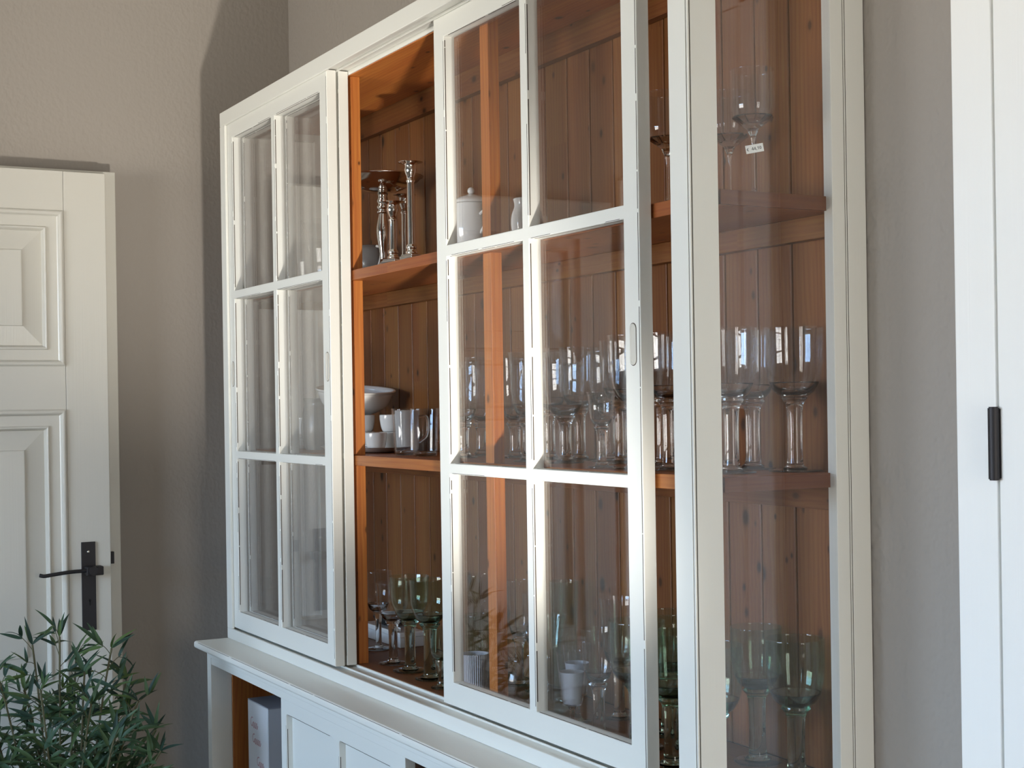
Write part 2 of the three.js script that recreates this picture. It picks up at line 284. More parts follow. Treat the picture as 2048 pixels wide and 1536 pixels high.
// ------------------------------------------------------------------ the glazed upper cabinet
const CW = 1.915, CB = 0.89, CT = 2.15;
const cab = thing('display_cabinet', 'tall white distressed display cabinet with sliding glazed doors and a knotty pine interior', 'cabinet', [0.9575, CB, -0.15]);
function part(parent, name, geo, m) { const o = mesh(name, geo, m, parent); if (parent.parent === scene) o.position.set(-parent.position.x, -parent.position.y, -parent.position.z); return o; }
const cp = (name, geo, m) => part(cab, name, geo, m);
const S2 = 1.342, S1Y = 1.718, FL = 0.918, ST = 0.0205;
{
  // face frame
  cp('face_rail', box(0, CW, 2.1160, CT, -0.0062, 0, 0.0015, 'x'), M.paint);
  cp('face_rail', box(0, CW, CB, 0.9148, -0.0062, 0, 0.0012, 'x'), M.paint);
  cp('corner_post', [box(0, 0.0355, 0.9149, 2.1158, -0.0062, 0, 0.0008), box(0, 0.02, CB, 2.1158, -0.045, -0.006, 0.001)], M.paint);
  // right front post with its quirk bead: paint worn off in the two grooves
  const post = cp('corner_post', [box(1.872, 1.9103, 0.9149, 2.1158, -0.0025, 0, 0.0009), box(1.9117, 1.9150, CB, CT, -0.0033, 0, 0.0012), box(1.9130, 1.9150, CB, CT, -0.0453, -0.0047, 0.0007), box(1.872, 1.8745, CB, CT, -0.045, -0.001, 0.0006)], M.paint);
  mesh('worn_groove', box(1.8735, 1.9138, CB, CT - 0.001, -0.0445, -0.0012, 0.0004), M.worn, post);
  // side frames
  const rear = cp('rear_stile', [box(1.8975, 1.9150, CB, CT, -0.2578, -0.2359, 0.0009), box(1.8975, 1.9150, CB, CT, -0.2612, -0.2588, 0.0009), box(1.8975, 1.9150, CB, CT, -0.2955, -0.2624, 0.0012)], M.paint);
  mesh('worn_groove', box(1.8985, 1.9141, CB, CT - 0.001, -0.2945, -0.2365, 0.0004), M.worn, rear);
  cp('rear_stile', box(0, 0.0175, CB, CT, -0.2955, -0.2359, 0.001), M.paint);
  for (const [a, b] of [[0, 0.018], [1.897, 1.915]]) {
    cp('side_rail', box(a, b, CB, 0.925, -0.2359, -0.0453, 0.0008), M.paint);
    cp('side_rail', box(a, b, 2.095, CT - 0.0005, -0.2359, -0.0453, 0.0008), M.paint);
  }
  cp('side_pane', box(1.9100, 1.9130, 0.92, 2.097, -0.238, -0.044, 0), M.pane);
  cp('side_pane', box(0.0085, 0.0115, 0.92, 2.097, -0.238, -0.044, 0), M.pane);
  // top, ceiling, tracks, floor
  cp('top_panel', box(0.001, CW - 0.001, 2.130, CT - 0.001, -0.2955, -0.0062, 0.001, 'x'), M.paint);
  cp('top_track', [box(0.02, 1.897, 2.1225, 2.130, -0.058, -0.0062, 0, 'x'), box(0.02, 1.897, 2.1175, 2.1226, -0.0322, -0.0290, 0.0008, 'x'), box(0.02, 1.897, 2.1135, 2.1226, -0.0585, -0.0550, 0.0008, 'x')], M.paint);
  cp('bottom_track', [box(0.02, 1.897, 0.9, 0.9125, -0.058, -0.0062, 0, 'x'), box(0.02, 1.897, 0.9, 0.9156, -0.0322, -0.0290, 0.0008, 'x'), box(0.02, 1.897, 0.9, 0.9172, -0.0585, -0.0550, 0.0008, 'x'), box(0.02, 1.897, 0.9, 0.9142, -0.0082, -0.0062, 0.0006, 'x')], M.paint);
  cp('ceiling_board', box(0.018, 1.897, 2.112, 2.130, -0.27, -0.0585, 0.0008, 'x', 0.1, 0.3), M.pineLit);
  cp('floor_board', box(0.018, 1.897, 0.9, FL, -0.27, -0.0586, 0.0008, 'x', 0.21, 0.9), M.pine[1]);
  // tongue and groove planks of the back
  const ed = [0.0185, 0.0433, 0.1189, 0.1945, 0.27, 0.3446, 0.4217, 0.4958, 0.572, 0.647, 0.722, 0.797, 0.872, 0.945, 1.017, 1.0904, 1.1690, 1.2453, 1.3212, 1.397, 1.473, 1.549, 1.628, 1.708, 1.787, 1.8836];
  for (let k = 0; k + 1 < ed.length; k++) {
    const w = ed[k + 1] - ed[k];
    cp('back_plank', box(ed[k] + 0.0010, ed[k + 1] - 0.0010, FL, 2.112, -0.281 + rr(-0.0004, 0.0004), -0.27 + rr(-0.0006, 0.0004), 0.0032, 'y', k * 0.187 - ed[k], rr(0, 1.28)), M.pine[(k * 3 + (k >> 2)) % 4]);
  }
  cp('back_panel', box(0.018, 1.897, CB, CT - 0.02, -0.2945, -0.2816, 0, 'y'), M.worn);
  cp('corner_batten', box(1.8842, 1.8965, FL, 2.112, -0.281, -0.2470, 0.001, 'y', 0.3, 0.2), M.pine[1]);
  // shelves, back battens, front posts
  for (const y of [S2, S1Y]) {
    cp('shelf', box(0.019, 1.8965, y - ST, y, -0.2692, -0.0578, 0.0012, 'x', y * 3, y), M.shelf);
    cp('shaded_shelf_end', box(1.8966, 1.9022, y - ST + 0.0004, y - 0.0004, -0.2385, -0.0582, 0.0006, 'z', y, y), M.shadedEndGrain);  // thin dark cap carrying the shade of the shelf end
    cp('shelf_batten', box(0.02, 1.8838, y - ST - 0.0325, y - ST - 0.0003, -0.2692, -0.2520, 0.001, 'x', y, y * 2), M.pine[3]);
    for (const x of [0.0185]) cp('shelf_cleat', box(x, x + 0.017, y - ST - 0.018, y - ST - 0.0003, -0.25, -0.085, 0.001, 'x'), M.pine[0]);
  }
  cp('shelf_batten', box(0.02, 1.8838, 2.062, 2.1118, -0.2692, -0.2520, 0.001, 'x', 0.2, 0.7), M.pine[3]);
  for (const x of [0.6375, 1.2320]) for (const [a, b] of [[FL, S2 - ST], [S2, S1Y - ST], [S1Y, 2.112]])
    cp('front_post', box(x, x + 0.0293, a, b, -0.0812, -0.0605, 0.001, 'y', x, a + x), M.pineLit);
}
// a sliding door: frame with six openings, panes, finger pulls, worn edges
function slidingDoor(x0, zf, pulls, label) {
  const w = 0.638, y0 = 0.9185, y1 = 2.1195, T = 0.0215, st = 0.039, mu = 0.0215, ow = (w - 2 * st - mu) / 2, bev = 0.0016;
  const xs = [[x0 + st, x0 + st + ow], [x0 + st + ow + mu, x0 + w - st]];
  const ys = [[0.9595, 1.3215], [1.3400, 1.6990], [1.7190, 2.0815]];
  const sh = new THREE.Shape().moveTo(x0, y0).lineTo(x0 + w, y0).lineTo(x0 + w, y1).lineTo(x0, y1).closePath();
  for (const [a, b] of xs) for (const [c, e] of ys) sh.holes.push(new THREE.Path().moveTo(a, c).lineTo(a, e).lineTo(b, e).lineTo(b, c).closePath());
  const g = new THREE.ExtrudeGeometry(sh, { depth: T - 2 * bev, bevelEnabled: true, bevelThickness: bev, bevelSize: bev, bevelOffset: -bev, bevelSegments: 3, curveSegments: 4 });
  g.translate(0, 0, zf - T + bev);
  const d = cp('sliding_door', uvm(plain(g)), M.paint);
  if (label) d.userData.label = label;
  const zg = zf - 0.0148;
  for (const [a, b] of xs) for (const [c, e] of ys) mesh('pane', box(a - 0.004, b + 0.004, c - 0.004, e + 0.004, zg - 0.0025, zg, 0), M.pane, d);
  // glazing beads: a small sloped fillet against the pane
  const fil = [];
  for (const [a, b] of xs) for (const [c, e] of ys) {
    const t = 0.0035, z0 = zg + 0.0002;
    const tri = (len) => { const s = new THREE.Shape().moveTo(0, 0).lineTo(t, 0).lineTo(0, t * 1.9).closePath(); return new THREE.ExtrudeGeometry(s, { depth: len, bevelEnabled: false }); };
    // left and right fillets stand upright, top and bottom ones lie
    fil.push(uvm(plain(tri(e - c).rotateX(-Math.PI / 2).scale(1, 1, -1).translate(a, c, z0))));
    fil.push(uvm(plain(tri(b - a).rotateX(-Math.PI / 2).scale(1, 1, -1).rotateZ(-Math.PI / 2).translate(a, e, z0))));
    fil.push(uvm(plain(tri(b - a).rotateX(-Math.PI / 2).scale(1, 1, -1).rotateZ(Math.PI / 2).translate(b, c, z0))));
  }
  // lines of bare wood where the paint is rubbed off the mouldings
  const wl = [];
  const broken = (a, b, put) => { let p = a + rr(0.004, 0.02); while (p < b - 0.01) { const q = Math.min(b - rr(0.004, 0.014), p + rr(0.05, 0.22)); if (q > p + 0.004) put(p, q); p = q + rr(0.001, 0.014); } };
  for (const [a, b] of xs) for (const [c, e] of ys) {
    broken(c, e, (p, q) => wl.push(box(a - 0.0006, a + 0.0003, p, q, zf - 0.0034, zf - 0.0018, 0)));
    broken(c, e, (p, q) => { if (rnd() < 0.75) wl.push(box(a - 0.0022, a - 0.0011, p, q, zf - 0.0008, zf + 0.0001, 0)); });
    broken(a, b, (p, q) => wl.push(box(p, q, e - 0.0003, e + 0.0006, zf - 0.0032, zf - 0.0019, 0)));
    broken(a, b, (p, q) => { if (rnd() < 0.6) wl.push(box(p, q, e + 0.0011, e + 0.0018, zf - 0.0008, zf + 0.0001, 0)); });
    broken(a, b, (p, q) => wl.push(box(p, q, c - 0.0006, c + 0.0003, zf - 0.0032, zf - 0.0019, 0)));
  }
  for (const x of [x0 + w - 0.0024]) broken(y0, y1, (p, q) => wl.push(box(x - 0.0008, x + 0.0008, p, q - 0.0003, zf - 0.0009, zf + 0.00005, 0)));
  const we = mesh('worn_edge', wl, M.worn, d); we.userData.label = 'thin brown lines where the paint is worn off';
  // oval finger pulls: a raised rim round a sunk slot
  for (const px of pulls) {
    const oval = (hw, hh, c = new THREE.Shape()) => { c.absarc(0, hh - hw, hw, 0, Math.PI, false); c.absarc(0, -(hh - hw), hw, Math.PI, 2 * Math.PI, false); return c; };
    const s = oval(0.0072, 0.0285); s.holes.push(oval(0.0055, 0.0268, new THREE.Path()));
    const rim = new THREE.ExtrudeGeometry(s, { depth: 0.0012, bevelEnabled: true, bevelThickness: 0.0004, bevelSize: 0.0004, bevelSegments: 2 }).translate(px, 1.5225, zf - 0.0004);
    const slot = new THREE.ExtrudeGeometry(oval(0.0052, 0.0265), { depth: 0.0006, bevelEnabled: false }).translate(px, 1.5225, zf);
    const ln = new THREE.Shape(); oval(0.0086, 0.0299, ln); ln.holes.push(oval(0.0070, 0.0283, new THREE.Path()));
    const ring = new THREE.ExtrudeGeometry(ln, { depth: 0.0003, bevelEnabled: false }).translate(px, 1.5225, zf);
    const p = mesh('finger_pull', [rim, slot].map((q) => uvm(plain(q))), M.doorPaint, d);
    mesh('worn_edge', uvm(plain(ring)), M.worn, d);
  }
  return d;
}
slidingDoor(0.0325, -0.0066, [0.0325 + 0.0205, 0.0325 + 0.638 - 0.0165], 'left sliding door, in the front track');
slidingDoor(0.0320, -0.0328, [], 'rear sliding door, pushed behind the left one');
slidingDoor(1.1110, -0.0328, [1.1110 + 0.638 - 0.0185], 'right sliding door, in the rear track');

// ------------------------------------------------------------------ the sideboard it stands on
const side = thing('sideboard', 'wide white painted sideboard with sliding panel doors under the glazed cabinet', 'sideboard', [0.9575, 0, -0.1]);
{
  const sp = (n, g, m) => part(side, n, g, m);
  const zf = 0.0550;
  sp('worktop', box(-0.0034, 1.926, 0.8728, 0.8898, -0.2945, 0.0832, 0.0065, 'x', 0, 0, 4), M.paint);
  sp('worktop_edge_line', (() => { const a = []; let x = 0.03; while (x < 1.9) { const l = rr(0.12, 0.5), q = Math.min(1.92, x + l); a.push(box(x, q, 0.8876, 0.8883, 0.0808, 0.0815, 0.0002)); x = q + rr(0.002, 0.02); } return a; })(), M.worn);
  for (const [a, b] of [[0.0116, 0.0400], [1.8820, 1.9104]]) {
    sp('stile', box(a, b, 0, 0.8725, 0.0045, zf, 0.0012), M.paint);
    sp('end_panel', box(a, b, 0, 0.8725, -0.293, 0.0044, 0.001), M.paint);
  }
  sp('top_rail', [box(0.040, 1.882, 0.8528, 0.8725, 0.034, zf + 0.0012, 0.001, 'x'), box(0.040, 1.882, 0.8362, 0.8526, 0.034, zf - 0.0016, 0.001, 'x')], M.paint);
  sp('plinth', box(0.040, 1.882, 0, 0.10, 0.03, zf - 0.002, 0.001, 'x'), M.paint);
  sp('bottom_board', box(0.040, 1.882, 0.10, 0.118, -0.28, zf, 0.001, 'x'), M.paint);
  sp('side_lining', box(0.0401, 0.046, 0.118, 0.868, -0.28, 0.0044, 0.0005, 'y', 0.05, 0.4), M.pineLit);
  sp('inner_shelf', box(0.046, 1.876, 0.455, 0.473, -0.28, -0.03, 0.001, 'x', 0.1, 0.5), M.pine[1]);
  sp('back_board', box(0.0401, 1.8819, 0.118, 0.868, -0.2925, -0.2805, 0, 'y', 0.3, 0), M.pine[1]);
  sp('ceiling_board', box(0.0401, 1.8819, 0.858, 0.8725, -0.28, 0.034, 0, 'x'), M.pine[1]);
  // sliding doors with two sunk panels whose upper corners are rounded
  const panelDoor = (x0, x1, zfr, label) => {
    const y0 = 0.119, y1 = 0.835, T = 0.02, b = 0.0012;
    const sh = new THREE.Shape().moveTo(x0, y0).lineTo(x1, y0).lineTo(x1, y1).lineTo(x0, y1).closePath();
    const mid = (x0 + x1) / 2, ops = [[x0 + 0.031, mid - 0.0085], [mid + 0.0095, x1 - 0.036]];
    for (const [a, c] of ops) { const r = 0.026, yb = 0.16, yt = 0.8035; sh.holes.push(new THREE.Path().moveTo(a, yb).lineTo(a, yt - r * 0.3).quadraticCurveTo(a, yt, a + r * 0.3, yt).lineTo(c - r, yt).quadraticCurveTo(c, yt, c, yt - r).lineTo(c, yb).closePath()); }
    const g = new THREE.ExtrudeGeometry(sh, { depth: T - 2 * b, bevelEnabled: true, bevelThickness: b, bevelSize: b, bevelOffset: -b, bevelSegments: 2, curveSegments: 10 }).translate(0, 0, zfr - T + b);
    const d = sp('sliding_door', uvm(plain(g)), M.paint); d.userData.label = label;
    for (const [a, c] of ops) mesh('panel', box(a - 0.004, c + 0.004, 0.156, 0.8075, zfr - T + 0.001, zfr - 0.0135, 0.0008), M.paint, d);
    const wl = [];
    for (const [a, c] of ops) { wl.push(box(a + 0.012, c - 0.03, 0.8032, 0.8037, zfr - 0.0010, zfr + 0.0001, 0), box(a - 0.0005, a + 0.0003, 0.17, 0.772, zfr - 0.0034, zfr - 0.0022, 0), box(a - 0.0020, a - 0.0013, 0.17, rr(0.76, 0.79), zfr - 0.0008, zfr + 0.0001, 0)); }
    mesh('worn_edge', wl, M.worn, d);
  };
  panelDoor(0.4925, 1.1150, 0.0455, 'front panel door, slid away from the open compartment');
  panelDoor(1.2600, 1.8815, 0.0225, 'rear panel door at the right end');
}
// ------------------------------------------------------------------ glass
const off = (pts, t) => pts.map(([r, y], i) => { const a = pts[Math.max(0, i - 1)], b = pts[Math.min(pts.length - 1, i + 1)], dx = b[0] - a[0], dy = b[1] - a[1], l = Math.hypot(dx, dy) || 1; return [Math.max(0, r - dy / l * t), y + dx / l * t]; });
// a closed double-walled shell from an outer profile that starts on the axis
function shell(outer, t, seg = 48) { const inn = off(outer, t).map(([r, y], i) => [i === 0 ? 0 : r, y]); inn[inn.length - 1][1] = outer[outer.length - 1][1]; return lathe([...outer, [(outer.at(-1)[0] + inn.at(-1)[0]) / 2, outer.at(-1)[1] + t * 0.4], ...inn.reverse()], seg); }
// goblet: bowl, thick-based stem, foot
function goblet(name, label, group, x, y, z, o) {
  const t = thing(name, label, 'glass', [x, y, z], group);
  const { h, r, hb, rs, rf = r * 0.92, flare = 1, green = 0, belly = 1 } = o, B = h - hb;
  const mb = green ? M.bowlGreen : M.bowlClear, ms = green ? M.solidGreen : M.solidClear;
  const out = [[0, hb], ...spline([[rs * 0.9, hb + 0.0006], [r * 0.46 * belly, hb + B * 0.035], [r * 0.70 * belly, hb + B * 0.105], [r * 0.87 * belly, hb + B * 0.235], [r * 0.965, hb + B * 0.44], [r, hb + B * 0.67], [r * (1 + (flare - 1) * 0.4), hb + B * 0.87], [r * flare, h]], 30)];
  mesh('bowl', shell(out, 0.0011), mb, t);
  mesh('stem', lathe([[0, 0.0052], [rs * 1.5, 0.0053], ...spline([[rs * 1.25, 0.0075], [rs, 0.013], [rs * 0.93, hb * 0.5], [rs, hb - 0.014], [rs * 1.28, hb - 0.005], [rs * 1.6, hb + 0.0002]], 16), ...spline([[r * 0.45 * belly, hb + B * 0.0335], [r * 0.695 * belly - 0.0006, hb + B * 0.105], [r * 0.865 * belly - 0.0006, hb + B * 0.235]], 10), ...spline([[r * 0.83 * belly, hb + B * 0.232], [r * 0.62 * belly, hb + B * 0.135], [r * 0.32, hb + B * 0.085], [0.0005, hb + B * 0.074]], 12), [0, hb + B * 0.074]], 32), ms, t);
  mesh('foot', lathe([[0, 0.0004], [rf * 0.96, 0.0004], [rf, 0.0016], [rf * 0.97, 0.0027], ...spline([[rf * 0.8, 0.0030], [rf * 0.5, 0.0038], [rs * 1.45, 0.0050]], 8), [0, 0.0050]], 48), ms, t);
  return t;
}
const L = { h: 0.200, r: 0.0385, hb: 0.100, rs: 0.0112, flare: 1.03 };
const MD = { h: 0.166, r: 0.0335, hb: 0.076, rs: 0.0105, flare: 1.06 };
const UP = 'clear goblets on the middle shelf', LO = 'goblets on the cabinet floor';
// middle shelf
goblet('wine_goblet', 'largest clear goblet on the middle shelf, nearest the back corner', UP, 1.846, S2, -0.222, { ...L, r: 0.0405, hb: 0.101 });
goblet('wine_goblet', 'clear goblet on the middle shelf just behind the white front corner post', UP, 1.823, S2, -0.130, { ...L, r: 0.037 });
goblet('wine_goblet', 'clear goblet on the middle shelf, half hidden between the two biggest ones', UP, 1.757, S2, -0.218, { ...L, r: 0.036, hb: 0.098 });
goblet('wine_goblet', 'wide flared clear goblet behind the right stile of the right sliding door', UP, 1.606, S2, -0.120, { ...L, r: 0.0415, flare: 1.06, hb: 0.095 });
goblet('wine_goblet', 'back row clear goblet on the middle shelf, seen beside the right sliding door', UP, 1.551, S2, -0.205, { ...L, r: 0.0375 });
goblet('wine_goblet', 'front row clear goblet on the middle shelf, seen left of the corner post', UP, 1.688, S2, -0.122, { ...L, r: 0.036 });
goblet('wine_goblet', 'shorter clear goblet with bright window reflections, in the right middle pane', UP, 1.346, S2, -0.150, { ...MD, flare: 1.03 });
goblet('wine_goblet', 'tall clear goblet in the back row close beside the muntin of the right middle pane', UP, 1.188, S2, -0.212, { ...MD, h: 0.192, hb: 0.085 });
goblet('wine_goblet', 'tall clear goblet standing behind the small cordial glass on the middle shelf', UP, 1.352, S2, -0.232, { ...MD, h: 0.186, hb: 0.084 });
goblet('wine_goblet', 'tall clear goblet at the very back of the right middle pane', UP, 1.268, S2, -0.226, { ...MD, h: 0.196, hb: 0.088 });
goblet('wine_goblet', 'small flared cordial glass at the front of the middle shelf', UP, 1.541, S2, -0.098, { h: 0.116, r: 0.0195, hb: 0.062, rs: 0.0075, flare: 1.2, rf: 0.022 });
goblet('wine_goblet', 'clear goblet behind the small cordial glass, next to the wide flared goblet', UP, 1.432, S2, -0.205, { ...L, r: 0.034 });
goblet('wine_goblet', 'slim clear goblet in the left middle pane of the right sliding door, front row', UP, 0.994, S2, -0.140, { ...MD, h: 0.180, r: 0.028, hb: 0.064 });
goblet('wine_goblet', 'slim flared goblet left of the second wooden post, back row of the middle shelf', UP, 0.936, S2, -0.208, { ...MD, h: 0.190, r: 0.0275, hb: 0.062, flare: 1.12 });
goblet('wine_goblet', 'slim clear goblet right of the second wooden post, back row of the middle shelf', UP, 1.074, S2, -0.205, { ...MD, h: 0.184, r: 0.026, hb: 0.064 });
goblet('wine_goblet', 'flared clear goblet beside the second wooden post, partly behind the door muntin', UP, 1.238, S2, -0.140, { ...MD, h: 0.188, r: 0.030, hb: 0.072, flare: 1.12 });
// cabinet floor
const G = { h: 0.193, r: 0.0400, hb: 0.096, rs: 0.0130, green: 1 };
goblet('wine_goblet', 'green tinted goblet on the cabinet floor, nearest the back corner behind the side pane', LO, 1.845, FL, -0.217, { ...G, r: 0.0412 });
goblet('wine_goblet', 'green tinted goblet left of the corner one behind the side pane', LO, 1.745, FL, -0.228, { ...G, r: 0.0375, h: 0.196, hb: 0.104 });
goblet('wine_goblet', 'green tinted goblet on the cabinet floor just behind the white corner post', LO, 1.789, FL, -0.120, { ...G, h: 0.186, hb: 0.088 });
goblet('wine_goblet', 'big green goblet on the cabinet floor at the right edge of the lower right pane', LO, 1.580, FL, -0.130, { ...G, r: 0.0435 });
goblet('wine_goblet', 'green goblet in the back row, seen in the gap beside the right door', LO, 1.528, FL, -0.224, G);
goblet('wine_goblet', 'green goblet in the front row, hidden in part by the corner post', LO, 1.700, FL, -0.110, G);
goblet('wine_goblet', 'slender clear goblet with dark bowl base in the lower right pane', LO, 1.486, FL, -0.120, { h: 0.170, r: 0.0255, hb: 0.083, rs: 0.0100, flare: 1.08 });
goblet('wine_goblet', 'tall clear goblet in the back row of the lower right pane', LO, 1.387, FL, -0.222, { h: 0.200, r: 0.0295, hb: 0.085, rs: 0.0095, flare: 1.1 });
goblet('wine_goblet', 'clear goblet right of the second wooden post on the cabinet floor', LO, 1.047, FL, -0.222, { h: 0.196, r: 0.0225, hb: 0.086, rs: 0.0085, flare: 1.04 });
goblet('wine_goblet', 'clear goblet behind the round glass bowl on the cabinet floor', LO, 1.112, FL, -0.222, { h: 0.180, r: 0.0250, hb: 0.080, rs: 0.0085, flare: 1.04 });
goblet('wine_goblet', 'front right green stemmed goblet in the open bay, beside the sliding door', LO, 0.897, FL, -0.110, { ...G, r: 0.0375, h: 0.191, hb: 0.105, rf: 0.030, belly: 0.94, flare: 1.03 });
goblet('wine_goblet', 'middle goblet in the open bay, second from the sliding door', LO, 0.795, FL, -0.115, { ...G, r: 0.0380, h: 0.187, hb: 0.097, rs: 0.0112, rf: 0.035, belly: 0.9, flare: 1.06 });
goblet('wine_goblet', 'third goblet in the open bay, counting from the sliding door', LO, 0.703, FL, -0.120, { h: 0.165, r: 0.0320, hb: 0.085, rs: 0.0095, rf: 0.030, belly: 0.92, flare: 1.05 });
goblet('wine_goblet', 'rearmost goblet in the open bay, beside the first wooden post', LO, 0.520, FL, -0.168, { h: 0.168, r: 0.0300, hb: 0.078, rs: 0.0068, rf: 0.029, belly: 0.92 });
goblet('wine_goblet', 'small green glass at the lower edge of the open bay, partly behind the sliding door', LO, 0.990, FL, -0.088, { h: 0.112, r: 0.0210, hb: 0.050, rs: 0.0065, rf: 0.02, green: 1 });
// crystal glasses on the top shelf: faceted thick bowl base on a thread-thin stem
function crystal(label, x, z, h, tagged) {
  const t = thing('crystal_glass', label, 'glass', [x, S1Y, z], 'crystal glasses on the top shelf');
  const hb = h * 0.555, r = 0.0305, rs = 0.0021;
  const out = [[0, hb + 0.004], ...spline([[0.010, hb + 0.0042], [r * 0.75, hb + 0.010], [r * 0.97, hb + 0.022], [r * 1.0, hb + 0.042], [r * 1.0, h]], 24)];
  mesh('bowl', shell(out, 0.0010), M.bowlClear, t);
  const fac = lathe([[0, hb - 0.013], [0.004, hb - 0.013], [0.0065, hb - 0.008], [0.0085, hb - 0.003], [r * 0.55, hb + 0.003], [r * 0.93, hb + 0.0115], [r * 0.91, hb + 0.0135], [0.012, hb + 0.0065], [0, hb + 0.006]], 12).toNonIndexed();
  fac.computeVertexNormals();
  mesh('faceted_base', fac, M.solidClear, t);
  mesh('stem', lathe([[0, 0.005], [rs * 2.2, 0.0052], ...spline([[rs * 1.3, 0.01], [rs, 0.02], [rs, hb - 0.03], [rs * 1.9, hb - 0.0128]], 10), [0, hb - 0.0127]], 16), M.solidClear, t);
  mesh('foot', lathe([[0, 0.0004], [0.027, 0.0004], [0.028, 0.0014], [0.027, 0.0022], [0.012, 0.0034], [rs * 2, 0.0049], [0, 0.0049]], 40), M.solidClear, t);
  if (tagged) {
    const c = document.createElement('canvas'); c.width = 256; c.height = 112; const k = c.getContext('2d');
    k.fillStyle = '#e4e5e0'; k.fillRect(0, 0, 256, 112); k.fillStyle = '#3a3c3c'; k.font = 'bold 58px sans-serif'; k.fillText('€', 12, 78); k.fillText('44,10', 84, 76);
    const tx = new THREE.CanvasTexture(c); tx.colorSpace = THREE.SRGBColorSpace;
    const g = new THREE.BoxGeometry(0.0245, 0.0112, 0.0004);
    const o = mesh('price_tag', g, std({ map: tx, roughness: 0.6 }), t);
    o.position.set(0.0075, 0.0645, 0.0035); o.rotation.set(0, 1.12, 0); o.rotateZ(0.17); o.userData.label = 'small white price tag';
  }
}
crystal('crystal glass with a small white price tag stuck to its stem', 1.855, -0.150, 0.172, true);
crystal('untagged crystal glass mostly hidden behind the white corner post', 1.730, -0.205, 0.170);
crystal('untagged crystal glass seen in the gap between the right door and the corner post', 1.652, -0.150, 0.180);

// lathe things in glass or china
function vessel(name, label, category, group, x, y, z, out, t, m, extra) {
  const o = thing(name, label, category, [x, y, z], group);
  mesh('body', shell(out, t), m, o); if (extra) extra(o);
  return o;
}
const sp2 = (pts, n = 24) => [[0, pts[0][1]], ...spline(pts, n)];
vessel('glass_vase', 'tall straight clear glass vase in the back row of the lower right pane', 'vase', null, 1.212, FL, -0.222, sp2([[0.017, 0.001], [0.02, 0.006], [0.022, 0.06], [0.024, 0.14], [0.0265, 0.21]]), 0.0016, M.bowlGreen);
vessel('glass_carafe', 'glass carafe with narrow waist in front of the tall vase', 'carafe', null, 1.290, FL, -0.150, sp2([[0.022, 0.001], [0.031, 0.012], [0.033, 0.035], [0.026, 0.070], [0.0165, 0.098], [0.019, 0.125], [0.0265, 0.166]], 36), 0.0016, M.bowlGreen);
vessel('glass_jar', 'tall straight glass jar left of the second wooden post on the cabinet floor', 'jar', null, 0.884, FL, -0.225, sp2([[0.02, 0.001], [0.0235, 0.006], [0.024, 0.1], [0.024, 0.191]]), 0.0016, M.bowlClear);
vessel('glass_jar', 'greenish glass jar behind the ribbed white cup', 'jar', null, 0.965, FL, -0.178, sp2([[0.022, 0.001], [0.026, 0.006], [0.027, 0.06], [0.0255, 0.10], [0.0265, 0.126]]), 0.0020, M.bowlGreen, (o) => mesh('base', lathe([[0, 0.002], [0.0235, 0.0022], [0.0245, 0.012], [0, 0.013]], 32), M.solidGreen, o));
vessel('glass_bowl', 'round clear glass bowl right of the second wooden post', 'bowl', null, 1.195, FL, -0.145, sp2([[0.012, 0.001], [0.03, 0.010], [0.0385, 0.036], [0.034, 0.062], [0.024, 0.076], [0.0245, 0.083]], 36), 0.0015, M.bowlClear);
{
  // white ribbed cup
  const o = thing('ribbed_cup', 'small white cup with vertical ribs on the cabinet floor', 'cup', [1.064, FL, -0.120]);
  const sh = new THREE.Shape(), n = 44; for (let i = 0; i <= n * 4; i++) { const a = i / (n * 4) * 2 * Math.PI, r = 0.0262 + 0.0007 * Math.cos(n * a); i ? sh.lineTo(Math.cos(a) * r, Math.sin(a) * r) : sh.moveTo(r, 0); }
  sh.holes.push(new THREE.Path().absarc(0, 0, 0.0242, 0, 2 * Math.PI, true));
  mesh('body', new THREE.ExtrudeGeometry(sh, { depth: 0.072, bevelEnabled: false, curveSegments: 40 }).rotateX(-Math.PI / 2), M.chinaHalfShade, o);
  mesh('base', lathe([[0, 0.0005], [0.0245, 0.0005], [0.0245, 0.004], [0, 0.004]], 40), M.china, o);
}
// white tealight cups held in stemmed glasses
for (const [x, z, lab] of [[1.438, -0.100, 'white tapered candle cup in a stemmed glass, front of the lower right pane'], [1.372, -0.150, 'white candle cup in a stemmed glass behind the front one']]) {
  const o = thing('candle_holder', lab, 'candle holder', [x, FL, z], 'candle cups on the cabinet floor');
  mesh('cup', shell(sp2([[0.013, 0.047], [0.0148, 0.05], [0.0172, 0.075], [0.0200, 0.097]]), 0.0012), M.chinaHalfShade, o);
  mesh('glass', shell(sp2([[0.006, 0.043], [0.0165, 0.046], [0.019, 0.07], [0.0225, 0.104], [0.0240, 0.128]]), 0.001), M.bowlClear, o);
  mesh('stem', lathe([[0, 0.0005], [0.022, 0.0006], [0.022, 0.002], [0.007, 0.005], [0.004, 0.015], [0.004, 0.035], [0.007, 0.0425], [0, 0.0425]], 32), M.solidClear, o);
}
